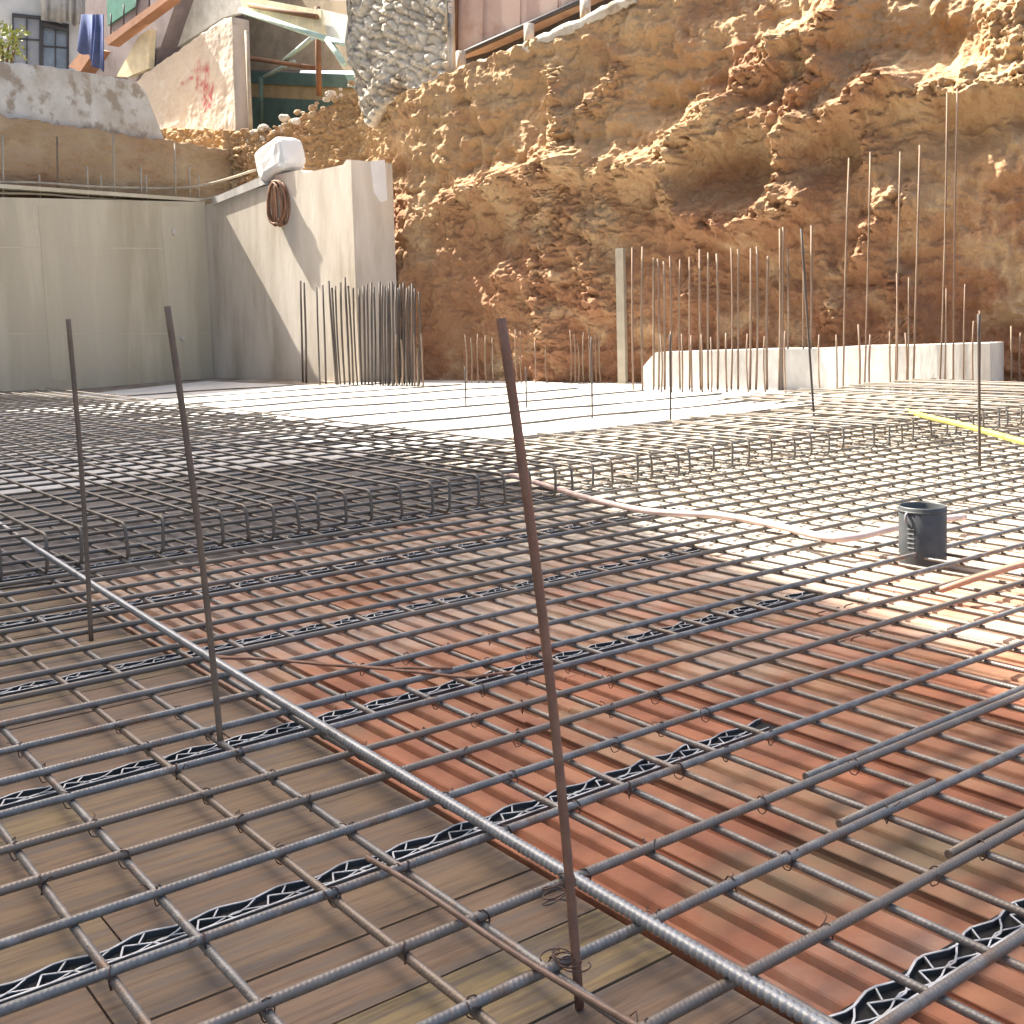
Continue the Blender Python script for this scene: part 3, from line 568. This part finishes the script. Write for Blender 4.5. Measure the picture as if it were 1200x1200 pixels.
def face_mesh(P, d, nrm, s0, s1, zb, zt, disp, ns, nz, back=4., fade_s=None):
    s = np.linspace(s0, s1, ns); t = np.linspace(0, 1, nz)
    SS, TT = np.meshgrid(s, t, indexing='ij'); top = zt(SS); ZZ = zb+(top-zb)*TT
    D = disp(SS, ZZ)
    if fade_s is not None:
        k_ = np.clip((SS-fade_s[0])/(fade_s[1]-fade_s[0]), 0, 1)
        D0 = .15*fbm(SS*1.3, ZZ*1.6, 3)+.2*(np.abs(perlin(SS*5, ZZ*6))+.5*np.abs(perlin(SS*10, ZZ*11))+.3*np.abs(perlin(SS*21, ZZ*22)))
        D = D*k_+(D0-fade_s[2])*(1-k_)
    D = D-.09*(ZZ-zb)*.35
    X = P[0]+d[0]*SS+nrm[0]*D; Y = P[1]+d[1]*SS+nrm[1]*D; Zn = ZZ+.05*fbm(SS*3+70, ZZ*3, 3)*np.clip(TT*6, 0, 1)+.05*fbm(SS*5+30, ZZ*0, 3)*TT
    rows = [np.stack([X, Y, Zn], -1)]
    k = 8; tops = []
    for j in range(1, k+1):
        bb = back*j/k; tops.append(np.stack([X[:, -1]-nrm[0]*bb, Y[:, -1]-nrm[1]*bb, Zn[:, -1]+.03*fbm(s*3, np.full(ns, j*.7), 2)+.02], -1))
    V = np.concatenate([rows[0], np.stack(tops, 1)], 1); nn = V.shape[1]
    idx = np.arange(ns*nn).reshape(ns, nn)
    q = np.stack([idx[:-1, :-1], idx[1:, :-1], idx[1:, 1:], idx[:-1, 1:]], -1).reshape(-1, 4)
    m = MB(); m.v = [tuple(p) for p in V.reshape(-1, 3).tolist()]; m.n = len(m.v)
    m.f = [tuple(p) for p in q.tolist()]; m.smooth = [True]*len(m.f); return m
sC = float((C-CP)@cl_dir)
m = face_mesh(CP, cl_dir, cl_nrm, sC-3.5, 15, -.12, ztop, cliff_disp, 1050, 500, fade_s=(sz(405, 440)[0]-.2, sz(470, 440)[0], .75))
cl = m.build('cut_earth_face', EARTH); tag(cl, kind='structure')
# earth above the left wall
def band_disp(s, z): return .06*fbm(s*1.2, z*2.5, 4)+.03*ridged(s*3, z*6, 3)+.015*(np.abs(perlin(s*14, z*14))*2)
PL = C-nL*.42; zb2 = onplane(100, 150, PL, dL)[2]
m = face_mesh(PL, dL, nL, -2.5, 14, 3.0, lambda s: np.full_like(s, zb2)+.05*fbm(s*2, s*0, 3), band_disp, 320, 90, back=2.0)
tag(m.build('earth_bank', EARTH2), kind='structure')
# street level ground behind the walls
m = MB(); m.prism([v3(PL+dL*14-nL*1.9, zb2-.05), v3(PL-dL*1.5-nL*1.9, zb2-.05), v3(PL-dL*1.5-nL*22, zb2-.05), v3(PL+dL*14-nL*22, zb2-.05)], (0, 0, -.3)); tag(m.build('street_ground', ROADM), kind='structure')

# ------------------------------------------------------------------ walls and buildings above
def slab(pxs, P, d, t, name, material, parent=None):
    q = [onplane(x, y, P, d) for x, y in pxs]; n = np.array([-d[1], d[0]]); n = n if n@(-np.asarray(P)) > 0 else -n
    return MB().prism(q, np.array([*(-n*t), 0])).build(name, material, parent)
def displaced_slab(pxs, P, d, t, amp, name, material, res=.05, parent=None, nz=None):
    """wall with an uneven face: a grid in the wall's plane clipped to the outline"""
    q = np.array([onplane(x, y, P, d) for x, y in pxs]); n = np.array([-d[1], d[0]]); n = n if n@(-np.asarray(P)) > 0 else -n
    s = (q[:, :2]-np.asarray(P))@d; z = q[:, 2]
    # columns between lower and upper outline
    ss = np.arange(s.min()+1e-3, s.max()-1e-3, res); lo = []; hi = []
    for a in ss:
        zz = []
        for i in range(len(s)):
            j = (i+1) % len(s)
            if (s[i]-a)*(s[j]-a) < 0: zz.append(z[i]+(z[j]-z[i])*(a-s[i])/(s[j]-s[i]))
        lo.append(min(zz)); hi.append(max(zz))
    lo = np.array(lo)+.04*perlin(ss*3, ss*0); hi = np.array(hi)+.05*perlin(ss*4, ss*0+3); k = int((hi-lo).max()/res)+2
    TT = np.linspace(0, 1, k); SS = np.repeat(ss[:, None], k, 1); ZZ = lo[:, None]+(hi-lo)[:, None]*TT; D = amp(SS, ZZ)
    V = np.stack([P[0]+d[0]*SS+n[0]*D, P[1]+d[1]*SS+n[1]*D, ZZ], -1)
    Bk = np.stack([V[:, :, 0]*0+P[0]+d[0]*SS-n[0]*t, P[1]+d[1]*SS-n[1]*t, ZZ], -1)
    m = MB(); ns = len(ss); idx = np.arange(ns*k).reshape(ns, k)
    def quad(I): return [tuple(p) for p in np.stack([I[:-1, :-1], I[1:, :-1], I[1:, 1:], I[:-1, 1:]], -1).reshape(-1, 4).tolist()]
    m.v = [tuple(p) for p in V.reshape(-1, 3).tolist()]+[tuple(p) for p in Bk.reshape(-1, 3).tolist()]; m.n = len(m.v); off = ns*k
    m.f = quad(idx)+[f[::-1] for f in quad(idx+off)]
    for i in range(ns-1):
        m.f += [(idx[i, k-1], idx[i+1, k-1], idx[i+1, k-1]+off, idx[i, k-1]+off), (idx[i+1, 0], idx[i, 0], idx[i, 0]+off, idx[i+1, 0]+off)]
    for j in range(k-1): m.f += [(idx[0, j], idx[0, j+1], idx[0, j+1]+off, idx[0, j]+off), (idx[ns-1, j+1], idx[ns-1, j], idx[ns-1, j]+off, idx[ns-1, j+1]+off)]
    m.f = [tuple(int(x) for x in f) for f in m.f]; m.smooth = [True]*len(m.f)
    return m.build(name, material, parent)
flat_amp = lambda s, z: .03*fbm(s*1.5, z*1.5, 4)+.012*np.abs(perlin(s*9, z*9))
o = displaced_slab([(-160, 48), (0, 72), (60, 78), (160, 96), (172, 110), (200, 185), (100, 185), (0, 185), (-160, 185)], PL-nL*.2, dL, .35, flat_amp, 'boundary_wall', PLAST)
tag(o, 'low worn grey plaster wall along the top of the left bank', 'wall')
PG = C-n2*.5-d2*2.2
PG = PL-dL*.1
gw = displaced_slab([(160, 97), (170, 86), (262, 22), (273, 20), (277, 150), (272, 190), (170, 190)], C-n2*1.3, d2, .4, lambda s, z: .04*fbm(s*1.2, z*1.2, 4)+.015*np.abs(perlin(s*7, z*7)), 'boundary_wall', PLAST2, res=.03)
tag(gw, 'pale plaster wall with a sloping top and smeared red paint marks', 'wall')
pc = np.array([v.co[:] for v in gw.data.vertices]); pg = C-n2*1.3
gs = (pc[:, :2]-pg)@d2; gz = pc[:, 2]; pa = np.zeros(len(pc))
for (x0, y0, x1, y1, r) in [(214, 99, 226, 90, .035), (233, 72, 232, 104, .07), (243, 78, 240, 124, .09), (248, 104, 246, 124, .1), (228, 84, 240, 80, .06), (236, 100, 240, 126, .09)]:
    a = onplane(x0, y0, pg, d2); b_ = onplane(x1, y1, pg, d2); q = [(float((p[:2]-pg)@d2), p[2]) for p in (a, b_)]
    dd = seg_dist(gs+.05*fbm(gs*5, gz*5, 3), gz+.05*fbm(gs*5+9, gz*5, 3), q); pa = np.maximum(pa, np.clip(1.6-dd/r, 0, 1)*np.clip(.75+1.3*fbm(gs*9, gz*9, 3), 0, 1))
at_ = gw.data.attributes.new('tone', 'FLOAT', 'POINT'); at_.data.foreach_set('value', pa.astype(np.float32))
o = slab([(166, 82), (172, 55), (190, 22), (212, -20), (285, -20), (283, 15), (262, 20)], C-n2*1.9, d2, .12, 'site_hoarding', SHEET); tag(o, 'white sheet hoarding behind the pale wall with red paint', 'hoarding')
MB().tube([onplane(206, 0, C-n2*1.87, d2), onplane(206, 56, C-n2*1.87, d2)], .02, 6).build('seam', plain('seam grey', (.4, .4, .38)), o)
# canopy bay
cp = empty('work_canopy'); tag(cp, 'open fronted site canopy with green netting, brown beams and pale sheet roof', 'canopy')
PC = C-n2*3.4
slab([(262, 0), (430, 0), (430, 82), (262, 82)], PC, d2, .1, 'back_panel', OLIVE, cp); slab([(262, 82), (430, 88), (430, 104), (262, 96)], PC+n2*.05, d2, .08, 'back_panel', GREEN, cp)
slab([(262, 96), (430, 104), (430, 120), (262, 112)], PC+n2*.02, d2, .1, 'back_panel', OCHRE, cp); slab([(262, 112), (430, 120), (430, 190), (262, 190)], PC+n2*.05, d2, .1, 'net_panel', GREEN, cp)
def beam(x0, y0, x1, y1, off, r, name, material):
    a = onplane(x0, y0, C-n2*off, d2); b_ = onplane(x1, y1, C-n2*off, d2); return MB().tube([a, (a+b_)/2, b_], r, 6).build(name, material, cp)
beam(289, 36, 294, 152, 1.3, .045, 'pole', TIMB); beam(372, 8, 374, 112, 2.2, .06, 'pole', BROWN); beam(288, -10, 288, 22, 1.3, .04, 'pole', FRAME)
beam(292, 68, 372, 80, 2.3, .05, 'beam', BROWN); beam(292, 6, 372, 20, 1.2, .05, 'beam', BROWN); beam(330, 74, 366, 44, 2.4, .06, 'brace', CYAN); beam(310, 90, 345, 72, 2.6, .05, 'brace', CYAN); beam(306, 145, 306, 90, 2.6, .05, 'pole', GREEN)
beam(282, 12, 384, 46, 1.1, .06, 'roof_edge', CYAN); beam(384, 46, 404, 76, 1.1, .07, 'brace', CYAN); beam(384, 46, 415, 54, 1.1, .05, 'roof_edge', CYAN)
a = [onplane(280, -6, C-n2*1.25, d2), onplane(376, 12, C-n2*1.25, d2), onplane(378, 42, C-n2*1.25, d2), onplane(286, 14, C-n2*1.25, d2)]; MB().prism(a, np.array([*(-n2*.05), 0])).build('fascia', CREAM, cp)
a = [onplane(372, 10, C-n2*1.35, d2), onplane(416, 20, C-n2*1.35, d2), onplane(418, 52, C-n2*1.35, d2), onplane(385, 44, C-n2*1.35, d2)]; MB().prism(a, np.array([*(-n2*.05), 0])).build('roof_sheet', SHEET, cp)
# rubble masonry wall
pm = CP-cl_nrm*.38
def masonry(s, z):
    q = z*6+s*3.+.9*fbm(s*2.5, z*2.5, 3); rows = np.floor(q); fr = q-rows; st = s*4.2+rows*.37+.9*fbm(s*2+9, z*2.5, 3)+.5*np.sin(rows*2.1); fs = st-np.floor(st)
    return .075*np.clip(np.minimum(fr, 1-fr)*4, 0, 1)*np.clip(np.minimum(fs, 1-fs)*5, 0, 1)+.1*fbm(s*4, z*4, 4)+.08*np.abs(perlin(s*9, z*9))+.1*fbm(s*.8, z*.8, 2)
o = displaced_slab([(412, -40), (411, 70), (424, 118), (436, 150), (452, 124), (480, 108), (505, 100), (529, 84), (527, -40)], pm, cl_dir, .12, masonry, 'rubble_wall', RUBBLE, res=.03)
tag(o, 'rough whitish rubble stone wall on top of the cut earth', 'wall')
# metal clad shed on the edge and its kerb
sh = empty('metal_shed'); tag(sh, 'faded pinkish metal clad shed raised on stubs at the top of the earth cut', 'shed')
ps = CP-cl_nrm*1.35
q = [onplane(x, y, ps, cl_dir) for x, y in ((532, -45), (533, 66), (560, 58), (625, 30), (690, -1), (720, -14), (720, -45))]
MB().prism(q, np.array([*(-cl_nrm*2.0), 0])).build('cladding', PINK, sh)
for k in range(3):
    x = 566+k*44; yb = np.interp(x, (533, 560, 690, 720), (64, 56, -3, -16)); a = onplane(x, -45, ps+cl_nrm*.02, cl_dir); b_ = onplane(x, yb-2, ps+cl_nrm*.02, cl_dir)
    MB().tube([a, (a+b_)/2, b_], .012, 5).build('seam', PINK, sh)
a = onplane(533, 66, ps+cl_nrm*.04, cl_dir); b_ = onplane(535, -45, ps+cl_nrm*.04, cl_dir); MB().tube([a, (a+b_)/2, b_], .05, 6).build('corner_post', BROWN, sh)
a = onplane(534, 66, ps+cl_nrm*.05, cl_dir); b_ = onplane(720, -16, ps+cl_nrm*.05, cl_dir); MB().tube([a, a+(b_-a)*.14, b_], .05, 6).build('bottom_rail', FRAME, sh)
q = [onplane(x, y, ps-cl_nrm*.3, cl_dir) for x, y in ((533, 64), (722, -18), (722, 6), (533, 90))]
MB().prism(q, np.array([*(-cl_nrm*.5), 0])).build('gap_shade', FRAME, sh)  # dark box painted in for the shaded gap below the cladding
for (x, y0, y1) in ((620, 28, 52), (686, 0, 26), (540, 60, 84)):
    a = onplane(x, y0, ps+cl_nrm*.3, cl_dir); b_ = onplane(x, y1, ps+cl_nrm*.3, cl_dir); MB().tube([a, (a+b_)/2, b_], .09, 6).build('stub', PLAST, sh)
q = [sz(x, y) for x, y in ((524, 84), (548, 74), (590, 58), (640, 36), (700, 8), (730, -6))]
m = MB(); pts = [np.array([*(CP+cl_dir*s-cl_nrm*.35), z+.02]) for s, z in q]
for k in (0, 1, 2): m.tube([p+np.array([*(-cl_nrm*.12*k), .02*k+random.uniform(-.02, .02)]) for p in smooth(pts, 40)], np.array([.09+random.uniform(-.025, .025) for _ in range(40)]), 7)
tag(m.build('kerb', PLAST), 'rough pale kerb along the top edge of the earth cut below the shed', 'kerb')
# stones along the rubble crest
for i in range(44):
    t = i/43; x = 284+t*128+random.uniform(-4, 4); y = np.interp(x, (280, 345, 405, 415), (161, 131, 97, 91))+random.uniform(2, 16)
    r = .03+.09*random.random()**2; o = lump(x, y, onplane(x, y, CP-cl_nrm*(.72+random.uniform(-.1, .25)), cl_dir)[1], r*1.2, r*.8, r, i*1.7, random.choice([EARTH2, RUBBLE, EARTH2, CONCW]), 'stone', .85)
    tag(o, 'broken stone lying on the earth crest behind the concrete wall', 'stone', 'broken stones on the crest')
# white footing
q0 = at(752, 449, 0)[:2]; q1 = at(1160, 458, 0)[:2]; df = (q1-q0)/np.linalg.norm(q1-q0); nf = np.array([-df[1], df[0]]); nf = nf if nf@(-q0) > 0 else -nf
topz = [onplane(x, y, q0, df) for x, y in ((752, 432), (758, 424), (768, 413), (830, 414), (900, 413), (945, 410), (1000, 406), (1060, 404), (1160, 402))]
for k in range(2, 9): topz[k][2] = np.interp(k, (2, 8), (topz[2][2], topz[8][2])) if k not in (2, 8) else topz[k][2]
for k in range(3, 8): topz[k][2] += random.uniform(-.012, .012)
o = MB().prism([v3(q0, Z0)]+topz+[v3(q1, Z0)], np.array([*(-nf*.45), 0])).build('footing', WHITEC); tag(o, 'long low white concrete footing at the foot of the earth, full of bars', 'footing')

# ------------------------------------------------------------------ houses behind, top left
dB = np.array([.93, .37]); PB = atD(60, 60, 33)[:2]
hb = empty('apartment_building'); tag(hb, 'white apartment building with grey shuttered windows and a curtained balcony', 'building')
slab([(-150, -80), (104, -80), (104, 110), (-150, 110)], PB, dB, 6, 'wall', WHITEP, hb)
nb = np.array([dB[1], -dB[0]])
for (x0, y0, x1, y1, ma) in ((15, 18, 48, 80, SHUT), (50, 27, 80, 84, GLASS)):
    f = slab([(x0, y0), (x1, y0+4), (x1, y1), (x0, y1)], PB+nb*.05, dB, .045, 'window', ma, hb)
    for pl in (((x0-1, y0-3), (x1+1, y0+1), (x1+1, y0+5), (x0-1, y0+1)), ((x1-2, y0+4), (x1+1, y0+4), (x1+1, y1), (x1-2, y1)), ((x0-1, y0), (x0+1, y0), (x0+1, y1), (x0-1, y1)), (((x0+x1)/2-.8, y0+4), ((x0+x1)/2+.8, y0+4), ((x0+x1)/2+.8, y1), ((x0+x1)/2-.8, y1)), ((x0, y0+26), (x1, y0+28), (x1, y0+29.5), (x0, y0+27.5))):
        slab(pl, PB+nb*.1, dB, .048, 'frame', FRAME, f)
def cloth(x0, x1, yt, yb0, yb1, P, d, name, material, parent=None, waves=5, amp=.12):
    n = 40; m = MB(); vs = []; nrm = np.array([d[1], -d[0]])
    for k in range(2):
        for j in range(2):
            for i in range(n+1):
                t = i/n; x = x0+(x1-x0)*t; y = (yt if j == 0 else yb0+(yb1-yb0)*t+2*math.sin(t*19)); p = onplane(x, y, P, d)
                w_ = amp*math.sin(t*waves*2*math.pi+2.2*math.sin(t*5+x0)+.8*j)*(.35+.65*j)*(.6+.5*math.sin(t*9+x1))-.02*k; vs.append(p+np.array([*(nrm*w_), 0]))
    L_ = n+1
    fs = [(i, i+1, L_+i+1, L_+i) for i in range(n)]+[(2*L_+i+1, 2*L_+i, 3*L_+i, 3*L_+i+1) for i in range(n)]
    fs += [(L_+i, L_+i+1, 3*L_+i+1, 3*L_+i) for i in range(n)]+[(i+1, i, 2*L_+i, 2*L_+i+1) for i in range(n)]
    m.add(vs, fs, True); return m.build(name, material, parent)
cloth(48, 102, -20, 22, 30, PB+nb*.5, dB, 'curtain', CLOTH, hb, 6)
slab([(50, 26), (78, 33), (80, 37), (50, 30)], PB+nb*.3, dB, .1, 'canopy_rail', FRAME, hb)
hc = empty('apartment_building'); tag(hc, 'mauve apartment building with orange edged balconies and a teal door', 'building')
PH = atD(140, 40, 29)[:2]; nh = n2
slab([(100, -80), (235, -80), (200, 20), (170, 110), (100, 110)], PH, d2, 4, 'wall', MAUVE, hc)
f = slab([(124, -30), (166, -30), (158, 8), (126, 30)], PH+nh*.06, d2, .05, 'door', TEAL, hc)
b_ = slab([(123, 45), (190, -3), (198, -8), (198, -1), (126, 53)], PH+nh*.5, d2, .3, 'balcony_slab', ORANGE, hc)
slab([(80, 78), (100, 54), (112, 58), (94, 84)], PH+nh*.5, d2, .4, 'balcony_slab', ORANGE, hc)
slab([(136, 90), (163, 42), (176, 34), (174, 80), (150, 90)], PH+nh*.2, d2, .15, 'stair_parapet', CREAM, hc)
for k in range(5):
    x = 130+k*15; y = 42-k*10.5; a = onplane(x, y, PH+nh*.45, d2); c2_ = onplane(x, y-26, PH+nh*.45, d2); MB().tube([a, (a+c2_)/2, c2_], .02, 5).build('baluster', FRAME, hc)
o = cloth(97, 121, 17, 60, 84, PH+nh*1.2, d2, 'laundry', BLUE, None, 3, .13); tag(o, 'blue laundry hanging from the balcony at the top left', 'laundry')
# shrub
sb = empty('shrub', atD(6, 58, 27)); tag(sb, 'sunlit yellow green shrub at the far left behind the low wall', 'shrub')
m = MB()
for k in range(520):
    d = rng.normal(size=3); d /= np.linalg.norm(d); r = rng.random()**.45
    c = np.array([-.25, 0, .15])+d*r*np.array([.75, .5, .55])*(1+.4*float(perlin(np.array(d[0]*2.), np.array(d[2]*2.)))); ax = rng.normal(size=3); ax /= np.linalg.norm(ax); ay = np.cross(ax, rng.normal(size=3)); ay /= np.linalg.norm(ay); s = .05+.05*rng.random()
    m.add([c-ax*s, c+ay*s*.4, c+ax*s, c-ay*s*.4], [(0, 1, 2, 3)])
m.build('foliage', LEAF, sb)
m = MB()
for k in range(6): m.tube([(-.2, 0, -1.2), (-.25+.05*k, .02*k, -.5), (-.6+.18*k, .1*math.sin(k), .1)], .025, 5)
m.build('stem', BROWN, sb)

# ------------------------------------------------------------------ unseen block of flats added at the left, outlined to shade the near mat
HB = 21.0; off = SH*HB/math.tan(SUN_EL)
edge = [at(x, y, 0)[:2]+off for x, y in ((100, 480), (480, 525), (640, 560), (850, 640), (1100, 725), (1200, 810))]
foot = edge+[np.array([edge[-1][0]-.2, -9.]), np.array([-32., -9.]), np.array([-32., edge[0][1]+2])]
tb = empty('shading_block'); tag(tb, 'unseen block of flats added left of the pit to shade the near mat', 'building')
MB().prism([v3(p, 3.0) for p in foot], (0, 0, HB-3.0)).build('wall', plain('cream render', (.5, .45, .36), .9), tb)
for a, b_ in zip(foot[:6], foot[1:7]):
    L_ = np.linalg.norm(b_-a); dd = (b_-a)/L_; nn = np.array([dd[1], -dd[0]]); nn = nn if nn[0] > 0 else -nn
    for k in range(int(L_/3)):
        for fl in range(5):
            p = a+dd*(1+3*k); MB().box(v3(p+nn*.003, 5.5+3*fl), v3(dd*1.2, 0), v3(nn*.05, 0), (0, 0, 1.5)).build('window', SHUT, tb)
